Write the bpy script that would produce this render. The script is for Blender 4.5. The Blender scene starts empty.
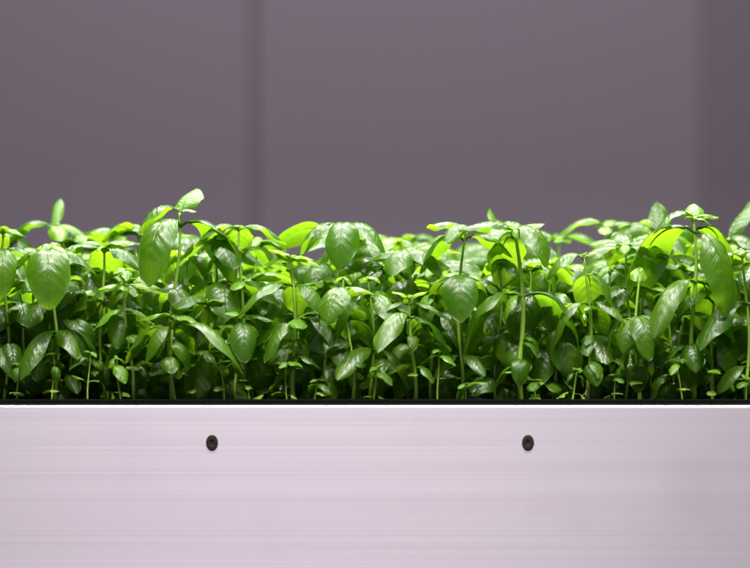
import bpy, bmesh, math, random
from mathutils import Vector, Matrix

R = math.radians
sc = bpy.context.scene
col = sc.collection
rng = random.Random(7)

# ------------------------------------------------------------------ camera
S = 0.0008            # metres per photo pixel on the plane of the trough's front
CAM_D = 2.0           # camera distance from that plane
CAM_Z = 0.028           # lens a little above the rim; the rise is done with lens shift
cam_d = bpy.data.cameras.new("camera")
cam = bpy.data.objects.new("camera", cam_d)
col.objects.link(cam)
cam.location = (0, -CAM_D, CAM_Z)
cam.rotation_euler = (R(90), 0, 0)
cam_d.sensor_width = 36
cam_d.lens = 36 * CAM_D / (750 * S)
cam_d.shift_y = (116 * S - CAM_Z) / (750 * S)
cam_d.clip_start = 0.05
cam_d.clip_end = 60
cam_d.dof.use_dof = True
cam_d.dof.focus_distance = CAM_D + 0.045
cam_d.dof.aperture_fstop = 3.6
cam_d.dof.aperture_blades = 8
sc.camera = cam

# ------------------------------------------------------------------ world and lamps
w = bpy.data.worlds.new("World")
sc.world = w
w.use_nodes = True
bg = w.node_tree.nodes["Background"]
bg.inputs[0].default_value = (0.60, 0.55, 0.66, 1)
bg.inputs[1].default_value = 0.02


def lamp(name, loc, target, sx, sy, power, colour, spread=180):
    d = bpy.data.lights.new(name, 'AREA')
    d.shape = 'RECTANGLE'
    d.size, d.size_y = sx, sy
    d.energy = power
    d.color = colour
    d.spread = R(spread)
    o = bpy.data.objects.new(name, d)
    col.objects.link(o)
    o.location = loc
    o.rotation_euler = (Vector(target) - Vector(loc)).to_track_quat('-Z', 'Y').to_euler()
    return o


for gx_ in (-0.42, -0.02, 0.40):
    lamp("grow_lamp", (gx_, 0.42, 0.86), (gx_, 0.15, 0.1), 0.22, 0.06, 6.1, (1.0, 0.98, 0.92), 120)
    lamp("grow_lamp", (gx_ + 0.12, -0.26, 0.80), (gx_ + 0.12, 0.06, 0.08), 0.22, 0.06, 4.0, (1.0, 0.98, 0.92), 95)
lamp("panel_fill", (-0.22, -3.6, -0.20), (-0.1, 0, -0.1), 2.0, 0.6, 5.6, (0.99, 0.91, 1.0), 120)  # unseen fill added low behind the camera to brighten the trough's front
lamp("wall_fill", (0.0, 0.30, 2.5), (0.05, 1.25, 0.25), 1.0, 0.3, 36, (1.0, 0.94, 0.98), 140)  # unseen fill added high up to brighten the wall

sc.view_settings.view_transform = 'Standard'
sc.view_settings.look = 'None'
sc.view_settings.exposure = 0
sc.view_settings.gamma = 1
sc.cycles.max_bounces = 10
sc.cycles.diffuse_bounces = 5
sc.cycles.transmission_bounces = 8
sc.cycles.sample_clamp_indirect = 6
sc.cycles.use_denoising = True


# ------------------------------------------------------------------ materials
def new_mat(name):
    m = bpy.data.materials.new(name)
    m.use_nodes = True
    nt = m.node_tree
    return m, nt, nt.nodes, nt.links, nt.nodes["Principled BSDF"]


def mnode(N, L, op, a, b=None, c=None, clamp=False):
    n = N.new("ShaderNodeMath")
    n.operation = op
    n.use_clamp = clamp
    for i, v in enumerate((a, b, c)):
        if v is None:
            continue
        if isinstance(v, (int, float)):
            n.inputs[i].default_value = v
        else:
            L.new(v, n.inputs[i])
    return n.outputs[0]


def mixc(N, L, f, a, b):
    n = N.new("ShaderNodeMix")
    n.data_type = 'RGBA'
    for sock, v in ((n.inputs[0], f), (n.inputs[6], a), (n.inputs[7], b)):
        if isinstance(v, tuple):
            sock.default_value = (*v, 1)
        elif isinstance(v, (int, float)):
            sock.default_value = v
        else:
            L.new(v, sock)
    return n.outputs[2]


def leaf_material(name, front_a, front_b, trans_a, trans_b, tmix):
    m, nt, N, L, P = new_mat(name)
    uv = N.new("ShaderNodeUVMap")
    uv.uv_map = "leaf"
    sx = N.new("ShaderNodeSeparateXYZ")
    L.new(uv.outputs[0], sx.inputs[0])
    u = mnode(N, L, 'MULTIPLY_ADD', sx.outputs[0], 2.0, -1.0)
    au = mnode(N, L, 'ABSOLUTE', u)
    v = sx.outputs[1]
    mid = mnode(N, L, 'SUBTRACT', 1.0, mnode(N, L, 'DIVIDE', au, 0.055), clamp=True)
    # side veins that sweep towards the tip
    sweep = mnode(N, L, 'SUBTRACT', mnode(N, L, 'MULTIPLY', v, 7.5), mnode(N, L, 'MULTIPLY', mnode(N, L, 'POWER', au, 0.8), 2.0))
    fr = mnode(N, L, 'FRACT', mnode(N, L, 'ADD', sweep, 8.0))
    dist = mnode(N, L, 'ABSOLUTE', mnode(N, L, 'SUBTRACT', fr, 0.5))
    vein = mnode(N, L, 'SUBTRACT', 1.0, mnode(N, L, 'DIVIDE', mnode(N, L, 'SUBTRACT', 0.5, dist), 0.10), clamp=True)
    fade = mnode(N, L, 'SUBTRACT', 1.0, mnode(N, L, 'POWER', au, 3.0), clamp=True)
    vein = mnode(N, L, 'MULTIPLY', vein, fade)
    veins = mnode(N, L, 'MAXIMUM', mid, mnode(N, L, 'MULTIPLY', vein, 0.6))
    tc = N.new("ShaderNodeTexCoord")
    nz = N.new("ShaderNodeTexNoise")
    nz.inputs["Scale"].default_value = 130
    nz.inputs["Detail"].default_value = 3
    L.new(tc.outputs["Object"], nz.inputs["Vector"])
    nf = N.new("ShaderNodeTexNoise")
    nf.inputs["Scale"].default_value = 900
    nf.inputs["Detail"].default_value = 2
    L.new(tc.outputs["Object"], nf.inputs["Vector"])
    oi = N.new("ShaderNodeObjectInfo")
    rnd = oi.outputs["Random"]
    base = mixc(N, L, rnd, front_a, front_b)
    base = mixc(N, L, mnode(N, L, 'MULTIPLY', nz.outputs[0], 0.35), base, tuple(c * 1.7 for c in front_b))
    base = mixc(N, L, mnode(N, L, 'MULTIPLY', veins, 0.20), base, (front_b[0] * 2.6, front_b[1] * 2.0, front_b[2] * 2.2))
    L.new(base, P.inputs["Base Color"])
    P.inputs["IOR"].default_value = 1.5
    P.inputs["Specular IOR Level"].default_value = 0.56
    rough = mnode(N, L, 'MULTIPLY_ADD', nz.outputs[0], 0.26, 0.21)
    L.new(rough, P.inputs["Roughness"])
    trc = mixc(N, L, rnd, trans_a, trans_b)
    trc = mixc(N, L, mnode(N, L, 'MULTIPLY', veins, 0.5), trc, (trans_a[0] * 0.45, trans_a[1] * 0.55, trans_a[2] * 0.5))
    bmp = N.new("ShaderNodeBump")
    bmp.inputs["Strength"].default_value = 0.55
    bmp.inputs["Distance"].default_value = 0.0009
    h = mnode(N, L, 'ADD', mnode(N, L, 'MULTIPLY', veins, -0.55), mnode(N, L, 'MULTIPLY', nf.outputs[0], 0.40))
    h = mnode(N, L, 'ADD', h, mnode(N, L, 'MULTIPLY', nz.outputs[0], 0.8))
    L.new(h, bmp.inputs["Height"])
    L.new(bmp.outputs[0], P.inputs["Normal"])
    tr = N.new("ShaderNodeBsdfTranslucent")
    L.new(trc, tr.inputs[0])
    mx = N.new("ShaderNodeMixShader")
    mx.inputs[0].default_value = tmix
    L.new(P.outputs[0], mx.inputs[1])
    L.new(tr.outputs[0], mx.inputs[2])
    L.new(mx.outputs[0], N["Material Output"].inputs[0])
    return m


M_leaf = leaf_material("basil_leaf", (0.018, 0.062, 0.002), (0.046, 0.104, 0.003), (0.195, 0.44, 0.008), (0.29, 0.54, 0.012), 0.44)
M_young = leaf_material("young_basil_leaf", (0.06, 0.16, 0.008), (0.095, 0.20, 0.010), (0.23, 0.43, 0.010), (0.31, 0.51, 0.016), 0.38)
M_seed = leaf_material("basil_seed_leaf", (0.10, 0.20, 0.02), (0.15, 0.26, 0.03), (0.40, 0.60, 0.05), (0.5, 0.7, 0.07), 0.35)

m, nt, N, L, P = new_mat("basil_stem")
tc = N.new("ShaderNodeTexCoord")
nz = N.new("ShaderNodeTexNoise")
nz.inputs["Scale"].default_value = 60
L.new(tc.outputs["Object"], nz.inputs["Vector"])
L.new(mixc(N, L, nz.outputs[0], (0.15, 0.27, 0.02), (0.26, 0.40, 0.05)), P.inputs["Base Color"])
P.inputs["Roughness"].default_value = 0.45
P.inputs["Subsurface Weight"].default_value = 0.25
P.inputs["Subsurface Radius"].default_value = (0.003, 0.004, 0.001)
P.inputs["Subsurface Scale"].default_value = 0.5
M_stem = m

# brushed aluminium sheet: long horizontal drawing lines, faint stains
m, nt, N, L, P = new_mat("brushed_aluminium")
tc = N.new("ShaderNodeTexCoord")
mp = N.new("ShaderNodeMapping")
mp.inputs["Scale"].default_value = (0.35, 1, 520)
L.new(tc.outputs["Object"], mp.inputs["Vector"])
n1 = N.new("ShaderNodeTexNoise")
n1.inputs["Scale"].default_value = 1
n1.inputs["Detail"].default_value = 6
n1.inputs["Roughness"].default_value = 0.62
L.new(mp.outputs[0], n1.inputs["Vector"])
mp2 = N.new("ShaderNodeMapping")
mp2.inputs["Scale"].default_value = (0.6, 1, 60)
L.new(tc.outputs["Object"], mp2.inputs["Vector"])
n2 = N.new("ShaderNodeTexNoise")
n2.inputs["Scale"].default_value = 1
n2.inputs["Detail"].default_value = 3
L.new(mp2.outputs[0], n2.inputs["Vector"])
n3 = N.new("ShaderNodeTexNoise")
n3.inputs["Scale"].default_value = 14
n3.inputs["Detail"].default_value = 4
L.new(tc.outputs["Object"], n3.inputs["Vector"])
n4 = N.new("ShaderNodeTexNoise")
n4.inputs["Scale"].default_value = 1400
n4.inputs["Detail"].default_value = 1
L.new(tc.outputs["Object"], n4.inputs["Vector"])
st = mnode(N, L, 'ADD', mnode(N, L, 'MULTIPLY', n1.outputs[0], 0.55), mnode(N, L, 'MULTIPLY', n2.outputs[0], 0.45))
rp = N.new("ShaderNodeMapRange")
rp.inputs[1].default_value, rp.inputs[2].default_value = 0.32, 0.68
L.new(st, rp.inputs[0])
c = mixc(N, L, rp.outputs[0], (0.765, 0.705, 0.76), (0.83, 0.785, 0.83))
stain = N.new("ShaderNodeMapRange")
stain.inputs[1].default_value, stain.inputs[2].default_value = 0.55, 0.75
stain.inputs[4].default_value = 0.13
L.new(n3.outputs[0], stain.inputs[0])
c = mixc(N, L, stain.outputs[0], c, (0.52, 0.46, 0.56))
L.new(c, P.inputs["Base Color"])
P.inputs["Metallic"].default_value = 0.88
L.new(mnode(N, L, 'MULTIPLY_ADD', st, -0.10, 0.44), P.inputs["Roughness"])
b = N.new("ShaderNodeBump")
b.inputs["Strength"].default_value = 0.08
b.inputs["Distance"].default_value = 0.0005
L.new(mnode(N, L, 'ADD', n1.outputs[0], mnode(N, L, 'MULTIPLY', n4.outputs[0], 0.15)), b.inputs["Height"])
L.new(b.outputs[0], P.inputs["Normal"])
M_alu = m


def simple(name, a, b2, scale, rough, metallic=0.0, bump=0.0, dist=0.001, detail=4):
    m, nt, N, L, P = new_mat(name)
    tc = N.new("ShaderNodeTexCoord")
    nz = N.new("ShaderNodeTexNoise")
    nz.inputs["Scale"].default_value = scale
    nz.inputs["Detail"].default_value = detail
    L.new(tc.outputs["Object"], nz.inputs["Vector"])
    L.new(mixc(N, L, nz.outputs[0], a, b2), P.inputs["Base Color"])
    P.inputs["Roughness"].default_value = rough
    P.inputs["Metallic"].default_value = metallic
    if bump:
        b = N.new("ShaderNodeBump")
        b.inputs["Strength"].default_value = bump
        b.inputs["Distance"].default_value = dist
        L.new(nz.outputs[0], b.inputs["Height"])
        L.new(b.outputs[0], P.inputs["Normal"])
    return m


M_liner = simple("black_plastic", (0.003, 0.003, 0.003), (0.006, 0.006, 0.006), 80, 0.55, 0, 0.1)
M_liner.node_tree.nodes["Principled BSDF"].inputs["Specular IOR Level"].default_value = 0.12
M_screw = simple("dark_steel", (0.016, 0.011, 0.009), (0.032, 0.022, 0.018), 500, 0.5, 0.3, 0.2)
M_recess = simple("screw_recess_black", (0.003, 0.003, 0.003), (0.006, 0.006, 0.006), 100, 0.8)
M_soil = simple("dark_soil", (0.006, 0.004, 0.003), (0.03, 0.02, 0.014), 160, 0.95, 0, 0.8, 0.003, 8)
M_root = simple("dry_root_tan", (0.30, 0.21, 0.10), (0.45, 0.34, 0.18), 300, 0.8)
M_wall = simple("grey_wall_paint", (0.247, 0.209, 0.254), (0.285, 0.245, 0.29), 420, 0.7, 0, 0.25, 0.0015, 3)
M_gap = simple("wall_gap_grey", (0.222, 0.19, 0.22), (0.24, 0.205, 0.235), 40, 0.85)
M_floor = simple("floor_grey", (0.16, 0.14, 0.16), (0.22, 0.20, 0.22), 6, 0.7)


# ------------------------------------------------------------------ helpers
def link(name, me, mat, parent=None, loc=None, smooth=False):
    o = bpy.data.objects.new(name, me)
    col.objects.link(o)
    if mat is not None and not me.materials:
        me.materials.append(mat)
    if parent:
        o.parent = parent
    if loc:
        o.location = loc
    if smooth:
        for p in me.polygons:
            p.use_smooth = True
    return o


def empty(name, loc, label, cat, group=None):
    o = bpy.data.objects.new(name, None)
    col.objects.link(o)
    o.location = loc
    o.empty_display_size = 0.01
    o["label"] = label
    o["category"] = cat
    if group:
        o["group"] = group
    return o


def box_mesh(name, x0, x1, y0, y1, z0, z1, bevel=0.0, seg=3):
    bm = bmesh.new()
    bmesh.ops.create_cube(bm, size=1)
    for v in bm.verts:
        v.co = Vector(((x0 + x1) / 2 + v.co.x * (x1 - x0), (y0 + y1) / 2 + v.co.y * (y1 - y0), (z0 + z1) / 2 + v.co.z * (z1 - z0)))
    if bevel:
        bmesh.ops.bevel(bm, geom=list(bm.edges), offset=bevel, segments=seg, affect='EDGES', profile=0.5)
    me = bpy.data.meshes.new(name)
    bm.to_mesh(me)
    bm.free()
    return me


def X(px, y=0.0):
    return (px - 375) * S * (CAM_D + y) / CAM_D


def Z(py, y=0.0):
    return CAM_Z + ((400 - py) * S - CAM_Z) * (CAM_D + y) / CAM_D


# ------------------------------------------------------------------ the wall and floor behind
WY = 1.25
FLOOR = -0.90
wall = empty("wall", (0, WY, FLOOR), "grey purple painted wall of tall panels behind the basil bed", "wall")
e = 0.008
xs = X(253, WY)
xr = X(699, WY)
for a, b_ in ((-1.6, xs - e), (xs + e, xr)):
    link("panel", box_mesh("panel", a, b_, 0, 0.04, 0, 3.4, 0.004), M_wall, wall)
pr = link("panel", box_mesh("panel", 0.0, 1.4, 0, 0.04, 0, 3.4, 0.004), M_wall, wall, (xr + 0.001, 0.0, 0))
pr.rotation_euler = (0, 0, R(20))  # turned away from the light to darken this end; angle stands for shade
link("backing", box_mesh("backing", -1.6, xr - 0.02, 0.006, 0.06, 0, 3.4), M_gap, wall)

fl = link("floor", box_mesh("floor", -3, 3, -4.5, 3.5, FLOOR - 0.05, FLOOR), M_floor)
fl["kind"] = "structure"

# ------------------------------------------------------------------ the trough
TX, TD = 0.52, 0.40
TB = -0.27
trough = empty("planter_trough", (0, TD / 2, TB), "long brushed aluminium planter trough with black rim holding the basil", "planter")


def tp(name, me, mat):
    me.transform(Matrix.Translation((0, -TD / 2, -TB)))
    return link(name, me, mat, trough)


o = tp("front_panel", box_mesh("front_panel", -TX, TX, 0.0, 0.012, TB, -0.0043, 0.0024, 3), M_alu)
for p in o.data.polygons:
    p.use_smooth = False
tp("back_panel", box_mesh("back_panel", -TX, TX, TD - 0.003, TD, TB, -0.0062, 0.001), M_alu)
for sgn in (-1, 1):
    a, b_ = sorted((sgn * TX, sgn * (TX - 0.003)))
    tp("side_panel", box_mesh("side_panel", a, b_, 0.0125, TD - 0.0035, TB, -0.0062, 0.001), M_alu)
tp("base_panel", box_mesh("base_panel", -TX + 0.004, TX - 0.004, 0.0125, TD - 0.004, TB + 0.002, TB + 0.006), M_alu)
# the black liner: lip standing above the sheet metal all round
bm = bmesh.new()


def bm_box(bm, x0, x1, y0, y1, z0, z1):
    r = bmesh.ops.create_cube(bm, size=1)
    for v in r["verts"]:
        v.co = Vector(((x0 + x1) / 2 + v.co.x * (x1 - x0), (y0 + y1) / 2 + v.co.y * (y1 - y0), (z0 + z1) / 2 + v.co.z * (z1 - z0)))


bm_box(bm, -TX + 0.004, TX - 0.004, 0.004, 0.0165, -0.0058, -0.0020)
bm_box(bm, -TX + 0.005, TX - 0.005, 0.0060, 0.0160, -0.0019, 0.0004)
bm_box(bm, -TX + 0.004, TX - 0.004, TD - 0.016, TD - 0.004, -0.06, 0.0)
for sgn in (-1, 1):
    a, b_ = sorted((sgn * (TX - 0.004), sgn * (TX - 0.014)))
    bm_box(bm, a, b_, 0.017, TD - 0.0165, -0.06, 0.0)
bmesh.ops.bevel(bm, geom=list(bm.edges), offset=0.0006, segments=2, affect='EDGES')
me = bpy.data.meshes.new("rim_liner")
bm.to_mesh(me)
bm.free()
tp("rim_liner", me, M_liner)

# oval countersunk screws
def screw_mesh(rx, rz):
    bm = bmesh.new()
    prof = [(1.0, 0.0), (0.98, -0.0003), (0.92, -0.0005), (0.55, -0.0004), (0.34, -0.0003), (0.30, -0.0002), (0.29, 0.0001)]
    n = 40
    rings = []
    for (r, y) in prof:
        rings.append([bm.verts.new((rx * r * math.cos(2 * math.pi * k / n), y, rz * r * math.sin(2 * math.pi * k / n))) for k in range(n)])
    for a, b2 in zip(rings, rings[1:]):
        for k in range(n):
            bm.faces.new((a[k], a[(k + 1) % n], b2[(k + 1) % n], b2[k]))
    bm.faces.new(rings[-1])
    bmesh.ops.recalc_face_normals(bm, faces=list(bm.faces))
    me = bpy.data.meshes.new("screw")
    bm.to_mesh(me)
    bm.free()
    return me


sm = screw_mesh(6.0 * S, 8.2 * S)
# socket floor
bmf = bmesh.new()
bmesh.ops.create_circle(bmf, cap_ends=True, segments=6, radius=0.0016, matrix=Matrix.Rotation(R(90), 4, 'X'))
socket_me = bpy.data.meshes.new("socket")
bmf.to_mesh(socket_me)
bmf.free()
for i, px in enumerate((212, 528)):
    s = link("screw", sm, M_screw, trough, (X(px), -TD / 2 - 0.0003, Z(443) - TB), smooth=True)
    k = link("socket", socket_me, M_recess, s, (0, -0.00005, 0))
    s.rotation_euler = (0, 0, 0)

# ------------------------------------------------------------------ soil
bm = bmesh.new()
gx, gy = 260, 90
vv = []
import mathutils
for j in range(gy + 1):
    row = []
    for i in range(gx + 1):
        x = -TX + 0.015 + (2 * TX - 0.03) * i / gx
        y = 0.0168 + (TD - 0.034) * j / gy
        z = -0.005 + 0.006 * mathutils.noise.noise(Vector((x * 60, y * 60, 0))) + 0.005 * mathutils.noise.noise(Vector((x * 190, y * 190, 3)))
        row.append(bm.verts.new((x, y, z)))
    vv.append(row)
for j in range(gy):
    for i in range(gx):
        bm.faces.new((vv[j][i], vv[j][i + 1], vv[j + 1][i + 1], vv[j + 1][i]))
me = bpy.data.meshes.new("soil")
bm.to_mesh(me)
bm.free()
so = link("soil", me, M_soil, smooth=True)
so["kind"] = "stuff"
so["label"] = "dark crumbly soil filling the trough"


# ------------------------------------------------------------------ basil leaves
def leaf_mesh(length, width, e0, bend, cup=0.9, twist=0.0, petiole=0.14, seed=0, blunt=0.0, puff=1.0, sway=0.0, nt_=46, nv=16):
    """Blade along +X rising at e0 (degrees) and bending down by `bend` in total; normal +Z at the base."""
    r = random.Random(seed)
    verts, faces, uvs = [], [], []
    e = R(e0)
    # midrib
    n = nt_
    pts = []
    p = Vector((0, 0, 0))
    pet = petiole * length
    steps = 5
    tube = []
    ang0 = e + R(12)
    for k in range(steps + 1):
        tube.append((p.copy(), ang0 - R(12) * k / steps))
        if k < steps:
            a = ang0 - R(12) * (k + .5) / steps
            p = p + Vector((math.cos(a), 0, math.sin(a))) * (pet / steps)
    ph1, ph2 = r.uniform(0, 6.28), r.uniform(0, 6.28)
    wav = r.uniform(0.03, 0.11)
    asym = r.uniform(-0.08, 0.08)
    for k in range(n + 1):
        t = k / n
        a = e - R(bend) * (1 - max(0.0, 1 - t) ** 2.3)
        pts.append((p.copy(), a, t))
        a2 = e - R(bend) * (1 - max(0.0, 1 - (k + .5) / n) ** 2.3)
        p = p + Vector((math.cos(a2), sway * math.sin(t * 3.1) * 0.5, math.sin(a2))) * (length / n)
    pk = 0.49 ** 0.72 * 0.51 ** 0.75
    for (q, a, t) in pts:
        tt = min(max(t, 0.012), 0.996)
        wv = (tt ** (0.72 - 0.15 * blunt)) * ((1 - tt) ** (0.75 - 0.22 * blunt)) / pk * width / 2
        T = Vector((math.cos(a), 0, math.sin(a)))
        Nn = Vector((-math.sin(a), 0, math.cos(a)))
        B = Vector((0, 1, 0))
        tw = R(twist) * t
        B, Nn = B * math.cos(tw) + Nn * math.sin(tw), Nn * math.cos(tw) - B * math.sin(tw)
        for j in range(nv + 1):
            v = -1 + 2 * j / nv
            ca = cup * (0.55 + 0.45 * math.sin(math.pi * min(1, t * 1.1)))
            lat = wv * math.sin(ca * v) / ca * (1 + asym * (1 if v > 0 else -1))
            drop = wv * (1 - math.cos(ca * v)) / ca
            # puffed tissue between the side veins, groove along the midrib
            s_ = t * 7.5 - abs(v) ** 0.8 * 2.0
            pf = puff * 0.048 * width * (abs(math.sin(math.pi * s_)) ** 0.7 - 0.5) * (1 - abs(v) ** 2) * min(1, 5 * abs(v)) * math.sin(math.pi * min(1, t + .1))
            gr = -0.030 * width * math.exp(-(v / 0.16) ** 2) * (1 - t)
            edge = wav * width * (v ** 4) * math.sin(ph1 + (ph2 if v > 0 else 0) + t * 11)
            verts.append(q + B * lat + Nn * (-drop + pf + gr + edge * 0.7))
            uvs.append((j / nv, t))
    for k in range(n):
        for j in range(nv):
            a_ = k * (nv + 1) + j
            faces.append((a_, a_ + 1, a_ + nv + 2, a_ + nv + 1))
    # petiole, running a little way under the blade as the midrib
    base = len(verts)
    rad = max(0.0006, 0.0010 * (length / 0.045))
    path = tube + [(pts[k][0], pts[k][1]) for k in range(1, n // 2, 2)]
    for i, (q, a) in enumerate(path):
        rr = rad * (1.0 - 0.80 * i / (len(path) - 1))
        off = 0 if i <= steps else -rr * 0.9 - 0.012 * width
        Nn = Vector((-math.sin(a), 0, math.cos(a)))
        for k in range(6):
            th = k * math.pi / 3
            verts.append(q + Vector((0, 1, 0)) * rr * math.cos(th) + Nn * (rr * math.sin(th) + off))
            uvs.append((0.5, 0.02))
    for i in range(len(path) - 1):
        for k in range(6):
            a_ = base + i * 6 + k
            b_ = base + i * 6 + (k + 1) % 6
            faces.append((a_, b_, b_ + 6, a_ + 6))
    me = bpy.data.meshes.new("leaf")
    me.from_pydata([tuple(v) for v in verts], [], faces)
    ul = me.uv_layers.new(name="leaf")
    for lp in me.loops:
        ul.data[lp.index].uv = uvs[lp.vertex_index]
    for p_ in me.polygons:
        p_.use_smooth = True
    me.update()
    return me


# shared leaf shapes (unit: 45 mm blade) for the plants that fill the bed
POOL = {"big": [], "mid": [], "top": [], "seed": []}
for i in range(16):
    POOL["big"].append(leaf_mesh(0.045, 0.045 * rng.uniform(0.48, 0.66), rng.uniform(5, 40), rng.uniform(80, 125), rng.uniform(0.8, 1.25), rng.uniform(-25, 25), seed=i, sway=rng.uniform(-.15, .15)))
for i in range(16):
    POOL["mid"].append(leaf_mesh(0.045, 0.045 * rng.uniform(0.46, 0.64), rng.uniform(35, 75), rng.uniform(90, 160), rng.uniform(0.7, 1.2), rng.uniform(-20, 20), petiole=0.10, seed=50 + i, sway=rng.uniform(-.15, .15)))
for i in range(12):
    POOL["top"].append(leaf_mesh(0.045, 0.045 * rng.uniform(0.50, 0.68), rng.uniform(35, 70), rng.uniform(50, 115), rng.uniform(0.6, 1.0), rng.uniform(-15, 15), petiole=0.06, seed=90 + i, puff=1.5, nt_=40, nv=14))
for i in range(6):
    POOL["seed"].append(leaf_mesh(0.045, 0.045 * rng.uniform(0.85, 1.0), rng.uniform(5, 30), rng.uniform(20, 60), 0.5, 0, petiole=0.45, seed=120 + i, blunt=0.9, puff=0.15, nt_=12, nv=8))
for k, mt in (("big", M_leaf), ("mid", M_leaf), ("top", M_young), ("seed", M_seed)):
    for me in POOL[k]:
        me.materials.append(mt)


def stem_mesh(pts, r0, r1):
    """Tapered stem through pts with slightly swollen nodes."""
    bm = bmesh.new()
    rings = []
    n = 8
    for i, p in enumerate(pts):
        t = i / (len(pts) - 1)
        rr = r0 + (r1 - r0) * t
        rings.append([bm.verts.new(p + Vector((rr * math.cos(2 * math.pi * k / n), rr * math.sin(2 * math.pi * k / n), 0))) for k in range(n)])
    for a, b2 in zip(rings, rings[1:]):
        for k in range(n):
            bm.faces.new((a[k], a[(k + 1) % n], b2[(k + 1) % n], b2[k]))
    bm.faces.new(rings[-1])
    me = bpy.data.meshes.new("stem")
    bm.to_mesh(me)
    bm.free()
    for p in me.polygons:
        p.use_smooth = True
    return me


SOIL = -0.012


class Plant:
    def __init__(self, x, y, top, label, rr, radius=0.0016, lean=None, group="basil plants in the trough"):
        self.root = empty("basil_plant", (x, y, SOIL), label, "plant", group)
        self.h = top - SOIL
        self.r = rr
        lx, ly = lean if lean else (rr.uniform(-.05, .05), rr.uniform(-.05, .03))
        self.lx, self.ly = lx, ly
        self.ph = rr.uniform(0, 6.28)
        pts = [self.at(self.h * k / 14) for k in range(15)]
        link("stem", stem_mesh(pts, radius, radius * 0.55), M_stem, self.root)

    def at(self, h):
        # base point is set so that the plant's upper part sits above (x, y)
        k = h / self.h - 1
        w_ = 0.0032 * math.sin(self.ph + h * 38) * min(1, h * 30)
        return Vector((self.lx * self.h * k + w_, self.ly * self.h * k + w_ * .6, h))

    def leaf(self, h, az, length, kind="big", tilt=0.0, me=None, wide=None):
        if me is None:
            me = self.r.choice(POOL[kind])
        o = link("seed_leaf" if kind == "seed" else "leaf", me, None, self.root, self.at(h))
        s = length / 0.045
        o.scale = (s, s, s)
        o.rotation_euler = (R(tilt), R(self.r.uniform(-20, 20)), R(az))
        return o

    def custom(self, h, az, length, width, e0, bend, cup=0.95, twist=0.0, tilt=0.0, mat=None, pet=0.10):
        me = leaf_mesh(length, width, e0, bend, cup, twist, petiole=pet, seed=self.r.randint(0, 9999), sway=self.r.uniform(-.1, .1))
        me.materials.append(mat or M_leaf)
        o = link("leaf", me, None, self.root, self.at(h))
        o.rotation_euler = (R(tilt), 0, R(az))
        return o

    def tuft(self, az, size):
        """the folded young leaves at the growing tip"""
        for k in range(2):
            self.leaf(self.h, az + 180 * k + self.r.uniform(-12, 12), size * self.r.uniform(.8, 1.1), "top", self.r.uniform(-15, 15))
        for k in range(2):
            o = self.leaf(self.h, az + 90 + 180 * k, size * 0.5, "top")
            o.rotation_euler.y = R(-self.r.uniform(20, 40))

    def seed_pair(self, h, az, size=0.008):
        for k in range(2):
            self.leaf(h + self.r.uniform(-.0015, .0015), az + 180 * k + self.r.uniform(-35, 35), size * self.r.uniform(.85, 1.15), "seed")

    def axil(self, h, az, size=0.012):
        for k in range(2):
            o = self.leaf(h, az + 180 * k, size * self.r.uniform(.7, 1.1), "top")
            o.rotation_euler.y = R(-self.r.uniform(0, 25))


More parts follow.
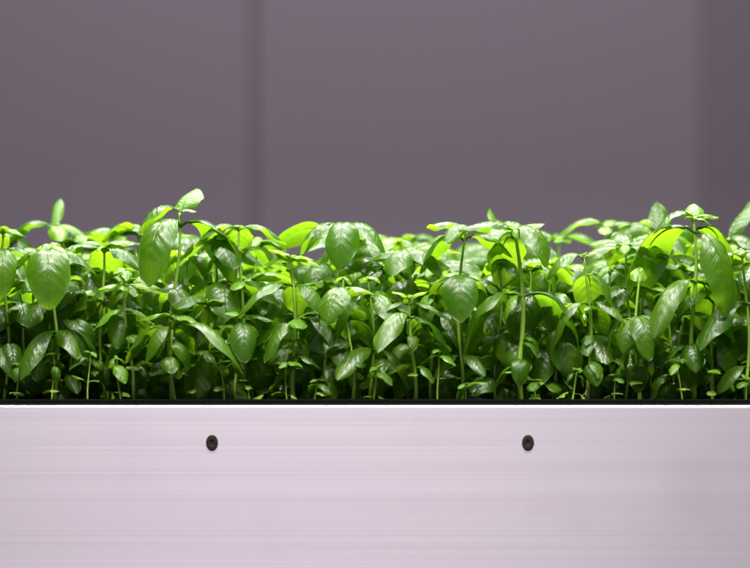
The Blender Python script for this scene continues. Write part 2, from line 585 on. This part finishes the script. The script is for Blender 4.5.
# ------------------------------------------------------------------ the plants one can tell apart
# (photo x of the stem, depth behind the front, photo y of the tip, label, nodes, seed leaf height, stem radius)
# node: (photo y, [(azimuth, length px, width px, rise, bend, cup, twist), ...]); azimuth -90 faces the viewer, 90 points to the wall
B = 'big'
HERO = [
 (7, .060, 243, "basil plant cut by the left edge with a long shaded drooping leaf",
  [(262, [(-85, 62, 30, 10, 100), (180, 40, 28, 20, 70), (20, 40, 26, 25, 70)]), (345, [(-70, 44, 24, 15, 90), (150, 40, 24, 10, 80)])], 378, 2.0, (0, 22)),
 (54, .050, 247, "basil plant with one broad oval leaf facing out below a spread tip, near left end",
  [(255, [(-88, 76, 46, 22, 112), (105, 62, 40, 20, 105), (165, 44, 26, 30, 80), (8, 48, 26, 28, 80)]),
   (333, [(-122, 66, 28, 5, 72), (-48, 46, 26, 18, 80), (170, 40, 24, 15, 90)])], 380, 2.2, (60, 20)),
 (127, .045, 281, "basil plant with a small star of pale tip leaves over a lime hanging leaf",
  [(287, [(175, 24, 13, 22, 45), (5, 34, 15, 22, 50), (-80, 20, 13, 20, 50)]), (312, [(80, 56, 36, 12, 88), (-160, 34, 24, 20, 80), (10, 30, 20, 20, 70)])], 368, 1.9, (30, 16)),
 (177, .055, 213, "tallest basil plant, its large oval leaf and right leaf hanging from a bare upper stem",
  [(226, [(-122, 88, 44, 24, 112, 1.0, -8), (24, 84, 44, 24, 106, .8, -24)]), (209, [(187, 50, 38, 42, 108, .9, 14), (62, 34, 32, 70, 45), (-30, 18, 12, 40, 60)]),
   (292, [(100, 50, 32, 20, 90), (-70, 40, 26, 20, 90)])], 372, 2.3, (90, 9)),
 (174, .030, 318, "short basil plant with a long right leaf sloping down, before the tallest plant",
  [(328, [(178, 58, 28, 22, 92, 1.0, 10), (-14, 84, 36, 22, 84, .9, -16), (35, 40, 30, 5, 80), (-140, 44, 24, 10, 90)]), (318, [(165, 34, 18, 28, 52), (-30, 28, 22, 30, 70)])], 371, 2.1, (100, 17)),
 (238, .040, 318, "basil plant whose single rounded leaf hides its tip above a bare thin stem",
  [(327, [(-82, 54, 29, 25, 108, 1.1), (168, 40, 26, 22, 90), (70, 40, 26, 20, 90)]), (317, [(10, 30, 16, 22, 45)])], 384, 1.8, (95, 14)),
 (243, .070, 238, "basil plant with a lime tip leaf reaching right and a pale left leaf",
  [(240, [(12, 46, 22, 26, 72, .9), (188, 48, 26, 28, 82), (100, 44, 32, 30, 100)]), (262, [(20, 52, 32, 25, 80), (160, 46, 30, 22, 90)]),
   (284, [(85, 50, 34, 20, 90), (-10, 44, 28, 20, 80), (-100, 26, 18, 30, 70)])], 360, 2.0, (110, 14)),
 (290, .048, 268, "basil plant on a thick pale stem with a right leaf bowed low",
  [(272, [(150, 30, 20, 25, 50), (20, 34, 22, 22, 55)]), (287, [(-150, 62, 30, 22, 75), (-25, 44, 32, 18, 90), (80, 44, 32, 20, 90)]),
   (324, [(-22, 82, 30, 28, 118), (-140, 52, 24, 6, 80), (175, 62, 30, 5, 60), (-75, 30, 20, 35, 70)])], 372, 2.9, (60, 18)),
 (343, .095, 236, "broad leaved basil plant with a dark hood of four drooping leaves",
  [(240, [(-96, 66, 38, 28, 114, 1.1), (-24, 58, 36, 30, 100), (-162, 48, 30, 30, 95), (80, 44, 42, 35, 70), (172, 60, 34, 30, 100)]),
   (300, [(0, 50, 32, 20, 90), (180, 50, 32, 20, 90)])], 370, 2.2, (40, 15)),
 (347, .038, 288, "basil plant with a tilted square shouldered leaf over a thin stem",
  [(291, [(-112, 50, 36, 20, 92, .9, 10), (60, 40, 24, 30, 80), (-10, 30, 18, 30, 60)]), (320, [(30, 44, 28, 10, 80), (150, 40, 28, 15, 90)])], 372, 2.0, (150, 12)),
 (369, .050, 290, "basil plant with two crossed hanging leaves and a low leaf on the rim",
  [(296, [(-62, 50, 24, 12, 75), (-150, 62, 28, 5, 85, .9, 15), (60, 50, 28, 30, 90)]), (352, [(-125, 62, 26, 20, 70, 1.0, -15), (0, 50, 30, 12, 90)])], 380, 2.0, (20, 15)),
 (413, .036, 300, "basil plant with a narrow glossy leaf slanting left below a winged tip",
  [(306, [(188, 36, 20, 26, 75), (-4, 36, 20, 26, 72)]), (318, [(-124, 66, 28, 22, 82, 1.0, -6), (60, 44, 28, 10, 80), (0, 48, 28, 5, 70)])], 372, 2.2, (95, 14)),
 (408, .078, 263, "basil plant with a star of crinkled pale leaves round a yellow tip",
  [(266, [(182, 40, 22, 30, 70), (-115, 46, 32, 30, 95), (-48, 50, 32, 32, 95), (70, 34, 24, 45, 60), (15, 52, 26, 38, 60)]), (300, [(180, 48, 30, 20, 90), (0, 48, 30, 20, 90)])], 370, 2.1, (120, 16)),
 (463, .042, 238, "tall basil plant with white tip leaves and a diamond shaped leaf hanging before its stem",
  [(236, [(168, 36, 24, 28, 45), (-120, 38, 24, 22, 78), (30, 24, 16, 30, 60)]), (250, [(15, 52, 30, 28, 75), (150, 60, 34, 22, 90)]),
   (279, [(-88, 62, 36, 22, 108, .75), (140, 60, 34, 10, 90), (40, 50, 30, 15, 90)]), (358, [(-155, 36, 20, 25, 95), (-55, 40, 20, 25, 80)])], 366, 2.1, (30, 13)),
 (517, .034, 240, "basil plant on the straightest bare stem with lime tip and white right leaf",
  [(243, [(195, 54, 30, 34, 55), (-52, 62, 36, 28, 105, 1.0, -10), (95, 40, 30, 45, 50), (20, 30, 20, 40, 40)]), (250, [(112, 70, 44, 18, 105, .9)]),
   (297, [(172, 86, 46, 18, 98, 1.0, 18), (18, 86, 44, 20, 105, 1.0, -18), (-150, 34, 20, 15, 100)])], 373, 2.9, (95, 15)),
 (586, .040, 266, "basil plant with bare stem, lime leaf raised right and round seed leaves at its foot",
  [(270, [(28, 42, 22, 42, 42), (200, 48, 26, 34, 95)]), (276, [(80, 56, 38, 15, 100), (-10, 44, 24, 5, 90)]), (305, [(190, 56, 30, 14, 98), (60, 44, 28, 10, 80), (-30, 40, 20, 25, 80)])], 371, 2.2, (110, 11)),
 (630, .075, 255, "basil plant with a rosette of pale ridged leaves and small bright tip",
  [(260, [(195, 44, 22, 34, 75), (150, 40, 24, 45, 60), (25, 46, 24, 40, 60), (-30, 36, 22, 30, 85), (95, 36, 26, 55, 45)]), (290, [(200, 50, 28, 22, 80), (10, 50, 28, 25, 90)])], 370, 2.0, (0, 14)),
 (638, .036, 282, "basil plant with a lime bud on a thin stem and one gloss lit oval leaf",
  [(285, [(85, 24, 18, 60, 30)]), (320, [(-72, 56, 30, 20, 106, 1.1), (150, 48, 32, 12, 95), (30, 48, 34, 30, 90), (-120, 40, 24, 0, 80)])], 382, 1.9, (45, 11)),
 (692, .046, 218, "tall basil plant with two huge hanging leaves either side of a bare stem",
  [(214, [(186, 46, 28, 42, 100, .8, 10), (25, 26, 16, 30, 45), (80, 22, 20, 55, 30)]), (232, [(146, 100, 52, 24, 108, .8, 24), (-52, 90, 44, -12, 82, 1.0, 4), (40, 70, 34, 30, 110)]),
   (283, [(-135, 82, 32, 12, 82), (15, 40, 20, 20, 60), (60, 80, 40, 10, 90)]), (347, [(-90, 40, 24, 24, 100), (178, 28, 16, 28, 95), (2, 30, 16, 25, 100)])], 362, 2.6, (90, 13)),
 (745, .050, 262, "basil plant cut by the right edge with a slanting leaf and a low glossy leaf",
  [(268, [(180, 40, 22, 30, 70), (-60, 40, 24, 30, 80)]), (305, [(-140, 74, 34, 15, 80), (30, 50, 30, 20, 90)]), (368, [(-150, 42, 24, 15, 80), (-30, 42, 24, 15, 80)])], 382, 2.1, (0, 16)),
 (100, .075, 258, "basil plant with a folded silvery leaf and wide lime leaf under it",
  [(247, [(155, 32, 24, 40, 60), (40, 40, 22, 35, 50)]), (262, [(-30, 46, 28, 22, 75), (90, 60, 40, 20, 80), (190, 50, 26, 32, 65)]), (300, [(0, 50, 32, 15, 90), (190, 52, 32, 15, 90)])], 370, 2.0, (60, 18)),
 (214, .080, 250, "basil plant with broad shaded leaf half behind the tallest plant",
  [(255, [(-60, 48, 32, 25, 95), (170, 44, 28, 25, 90), (60, 44, 28, 35, 80)]), (285, [(-75, 54, 40, 18, 90), (10, 50, 30, 25, 90), (160, 50, 32, 20, 90)])], 370, 2.0, (30, 18)),
 (57, .200, 226, "blurred tall basil plant at the rear with an upright leaf and a left arching leaf",
  [(230, [(172, 54, 24, 45, 100), (75, 32, 14, 72, 22), (-70, 34, 22, 30, 80), (5, 32, 22, 40, 80)]), (270, [(100, 50, 32, 25, 90), (-80, 50, 32, 25, 90)])], 365, 2.0, (0, 10)),
 (118, .150, 246, "rear basil plant with a lime leaf up left and a long leaf arching right",
  [(248, [(160, 40, 24, 48, 70), (-5, 52, 22, 44, 95), (80, 44, 26, 50, 60)]), (280, [(180, 50, 30, 25, 90), (0, 50, 30, 25, 90)])], 365, 2.0, (0, 16)),
 (605, .190, 238, "blurred rear basil plant with a lime leaf arched to the left above the bed",
  [(240, [(178, 50, 22, 50, 92), (10, 44, 26, 40, 80), (80, 34, 20, 50, 60)]), (275, [(90, 50, 32, 25, 90), (-90, 50, 32, 25, 90)])], 365, 2.0, (0, 16)),
 (661, .130, 248, "blurred basil plant with one lime leaf standing straight up",
  [(252, [(95, 40, 22, 68, 16), (30, 34, 24, 40, 70), (-60, 40, 26, 30, 80), (180, 46, 26, 35, 80)]), (280, [(0, 50, 30, 25, 90)])], 365, 2.0, (0, 10)),
 (727, .140, 250, "blurred basil plant with a pale leaf raised to the right near the right end",
  [(252, [(35, 50, 28, 58, 20), (170, 44, 26, 35, 80), (-50, 44, 26, 32, 80)]), (285, [(90, 50, 32, 25, 90), (-90, 50, 32, 25, 90)])], 365, 2.0, (90, 14)),
 (495, .150, 240, "basil plant showing a small lime leaf tip standing above the pale leaves",
  [(243, [(150, 24, 14, 75, 15), (20, 44, 26, 35, 80), (-100, 44, 26, 30, 80)]), (275, [(180, 50, 32, 25, 90), (0, 50, 32, 25, 90)])], 365, 2.0, (0, 10)),
 (556, .230, 250, "blurred low basil plant in the rear gap with a lime leaf sloping left",
  [(252, [(185, 46, 28, 40, 60), (5, 50, 26, 38, 85), (90, 40, 26, 40, 60)]), (280, [(90, 50, 32, 25, 90)])], 365, 2.0, (0, 16)),
]


def S_at(y):
    return S * (CAM_D + y) / CAM_D


for (px, y, tip, label, nodes, seedy, rad, tuft) in HERO:
    rr = random.Random(px * 13 + int(y * 1000))
    s = S_at(y)
    keep = px in (54, 177, 692, 57)
    up = 0 if keep or tip > 290 else 9
    tip -= up
    P_ = Plant(X(px, y), y, Z(tip, y), label, rr, rad * s, lean=(rr.uniform(-.04, .04), rr.uniform(-.04, .02)))
    for (py, leaves) in nodes:
        lift = 0
        if py < 275 and not keep:
            py, lift = py - up, 10
        h = min(Z(py, y) - SOIL, P_.h)
        for lf in leaves:
            az, ln, wd, e0, bd = lf[:5]
            cup = lf[5] if len(lf) > 5 else rr.uniform(0.8, 1.15)
            tw = lf[6] if len(lf) > 6 else rr.uniform(-14, 14)
            small = ln < 36  # short leaves; young colour also stands for backlight on the upright rear leaf
            P_.custom(h, az + rr.uniform(-4, 4), ln * s * 1.10, wd * s * 1.10, e0 + lift, bd + lift, cup, tw, mat=M_young if small else M_leaf)
    P_.tuft(tuft[0], tuft[1] * s)
    if tuft[1] > 12:
        for k in range(2):
            P_.leaf(P_.h * .985, tuft[0] + 90 + 180 * k + rr.uniform(-20, 20), tuft[1] * 1.5 * s, "top", rr.uniform(-15, 15))
    P_.seed_pair(Z(seedy, y) - SOIL, rr.uniform(0, 180), 12 * s)
    if px == 586:
        for q in range(3):
            a0 = 1.9 + q * 1.5
            pts = [Vector((0.0045 * math.cos(a0) * k / 6 + 0.0012 * math.sin(k * 1.3 + q), -0.002 - 0.004 * k / 6 * abs(math.sin(a0)), 0.022 - 0.0028 * k + 0.0012 * math.cos(k * 1.7 + q))) for k in range(7)]
            me = stem_mesh(pts, 0.0007, 0.0003)
            link("dried_root", me, M_root, P_.root)
    if nodes[-1][0] < 335 and y < .1:
        for q in (346, 368):
            for k in range(2):
                P_.leaf(Z(q + rr.uniform(-6, 6), y) - SOIL, rr.uniform(0, 360) if k else rr.uniform(-150, -30), rr.uniform(26, 42) * s, "mid", rr.uniform(-25, 25))
    if rr.random() < .6:
        P_.axil(Z(nodes[-1][0] + 4, y) - SOIL, rr.uniform(0, 180), 14 * s)

# ------------------------------------------------------------------ the rest of the bed
OUT = [(-60, 246), (0, 248), (30, 244), (60, 244), (90, 243), (120, 240), (150, 244), (180, 246), (215, 240), (240, 242), (265, 250), (285, 264), (302, 264),
       (320, 248), (350, 242), (380, 246), (400, 252), (430, 246), (460, 242), (490, 240), (520, 242), (545, 254), (565, 254), (590, 247), (620, 240),
       (650, 236), (680, 236), (710, 240), (735, 244), (760, 250), (820, 246)]


def outline(px):
    for (a, ya), (b_, yb) in zip(OUT, OUT[1:]):
        if a <= px <= b_:
            return ya + (yb - ya) * (px - a) / (b_ - a)
    return 242


taken = [(X(h[0], h[1]), h[1]) for h in HERO]
rows = [(0.028, 34, "front"), (0.066, 29, "second"), (0.108, 34, "middle"), (0.150, 36, "middle"), (0.195, 38, "rear"), (0.245, 40, "rear"), (0.300, 42, "rear"), (0.352, 44, "rear")]
REF = [(20, "at the left end"), (90, "left of the tallest plant"), (205, "round the tallest plant"), (290, "round the thick pale stem"), (345, "round the dark hooded plant"), (415, "round the star of crinkled leaves"),
       (465, "round the white tipped plant"), (520, "round the straight bare stem"), (590, "near the raised lime leaf"), (640, "round the pale ridged rosette"), (692, "near the two huge hanging leaves"), (745, "at the right end")]
ROWTXT = {"front": "short shaded basil seedling behind the rim",
          "second": "basil plant just behind the front row",
          "middle": "basil plant half buried mid bed",
          "rear": "blurred basil plant at the rear"}
for ri, (y0, step, kind) in enumerate(rows):
    px = -40 + rng.uniform(0, 20)
    while px < 795:
        y = y0 + rng.uniform(-.013, .013)
        if kind == "front":
            y = max(0.026, y0 + rng.uniform(-.002, .010))
        x = X(px, y)
        px0 = px
        px += step * rng.uniform(.75, 1.25)
        if min((x - a) ** 2 + (y - b_) ** 2 for a, b_ in taken) < (0.011 if kind == "front" else 0.017) ** 2:
            continue
        taken.append((x, y))
        s = S_at(y)
        rr = random.Random(int(px0 * 17) + ri * 1000)
        if kind == "front":
            tip = rr.uniform(352, 390)
        elif kind == "second":
            tip = outline(px0) + rr.uniform(14, 85)
        elif ri == 2:
            tip = outline(px0) + rr.uniform(10, 50)
        else:
            tip = outline(px0) + (rr.uniform(-12, 32) if ri < 6 else rr.uniform(14, 48))
        where = min(REF, key=lambda t: abs(t[0] - px0))[1]
        P_ = Plant(x, y, Z(tip, y), ROWTXT[kind] + ", " + where, rr, (rr.uniform(0.9, 1.3) if kind == "front" else rr.uniform(1.5, 2.2)) * s, group={"front": "small seedlings along the rim"}.get(kind, "basil plants in the trough"))
        az = rr.uniform(0, 180)
        H = P_.h
        hp = H / s
        if kind == "front":
            P_.tuft(az, rr.uniform(9, 16) * s)
            if hp > 28:
                for k in range(2):
                    P_.leaf(H * rr.uniform(.8, .92), az + 90 + 180 * k + rr.uniform(-20, 20), rr.uniform(18, 30) * s, rr.choice(("mid", "top")))
            P_.seed_pair(H * rr.uniform(.35, .6), az + 90, rr.uniform(9, 13) * s)
            continue
        if ri < 4:
            P_.tuft(az, rr.uniform(17, 27) * s)
            for k in range(2):
                P_.leaf(H * .985, az + 90 + 180 * k + rr.uniform(-25, 25), rr.uniform(27, 38) * s, "top", rr.uniform(-20, 20))
        else:
            for k in range(2):
                P_.leaf(H, az + 180 * k, rr.uniform(22, 34) * s, "top", rr.uniform(-20, 20))
        big_ = 1.2 if ri >= 3 else 1.0
        for k in range(2):
            P_.leaf(H * .96, az + 90 + 180 * k + rr.uniform(-18, 18), rr.uniform(42, 60) * s * big_, "mid", rr.uniform(-38, 38))
        for k in range(2):
            P_.leaf(H * rr.uniform(.76, .84), az + 180 * k + rr.uniform(-18, 18), rr.uniform(58, 80) * s, "big", rr.uniform(-20, 20))
        if hp > 60:
            for k in range(2):
                P_.leaf(H * rr.uniform(.5, .62), az + 90 + 180 * k + rr.uniform(-25, 25), rr.uniform(54, 74) * s, "big", rr.uniform(-20, 20))
        if hp > 80:
            for k in range(2):
                P_.leaf(H * rr.uniform(.30, .42), az + 180 * k + rr.uniform(-35, 35), rr.uniform(38, 56) * s, "big", rr.uniform(-20, 20))
        if hp > 70:
            for q in ((.14, .24) if ri >= 2 else (.2, .3, .46)):
                for k in range(2):
                    P_.leaf(H * q * rr.uniform(.85, 1.15), az + 180 * k + rr.uniform(-60, 60), rr.uniform(34, 48) * s, "mid", rr.uniform(-30, 30))
        if ri < 4:
            P_.seed_pair(H * rr.uniform(.2, .3), az, rr.uniform(10, 13) * s)
            if rr.random() < .5:
                P_.axil(H * .55, az, rr.uniform(9, 16) * s)
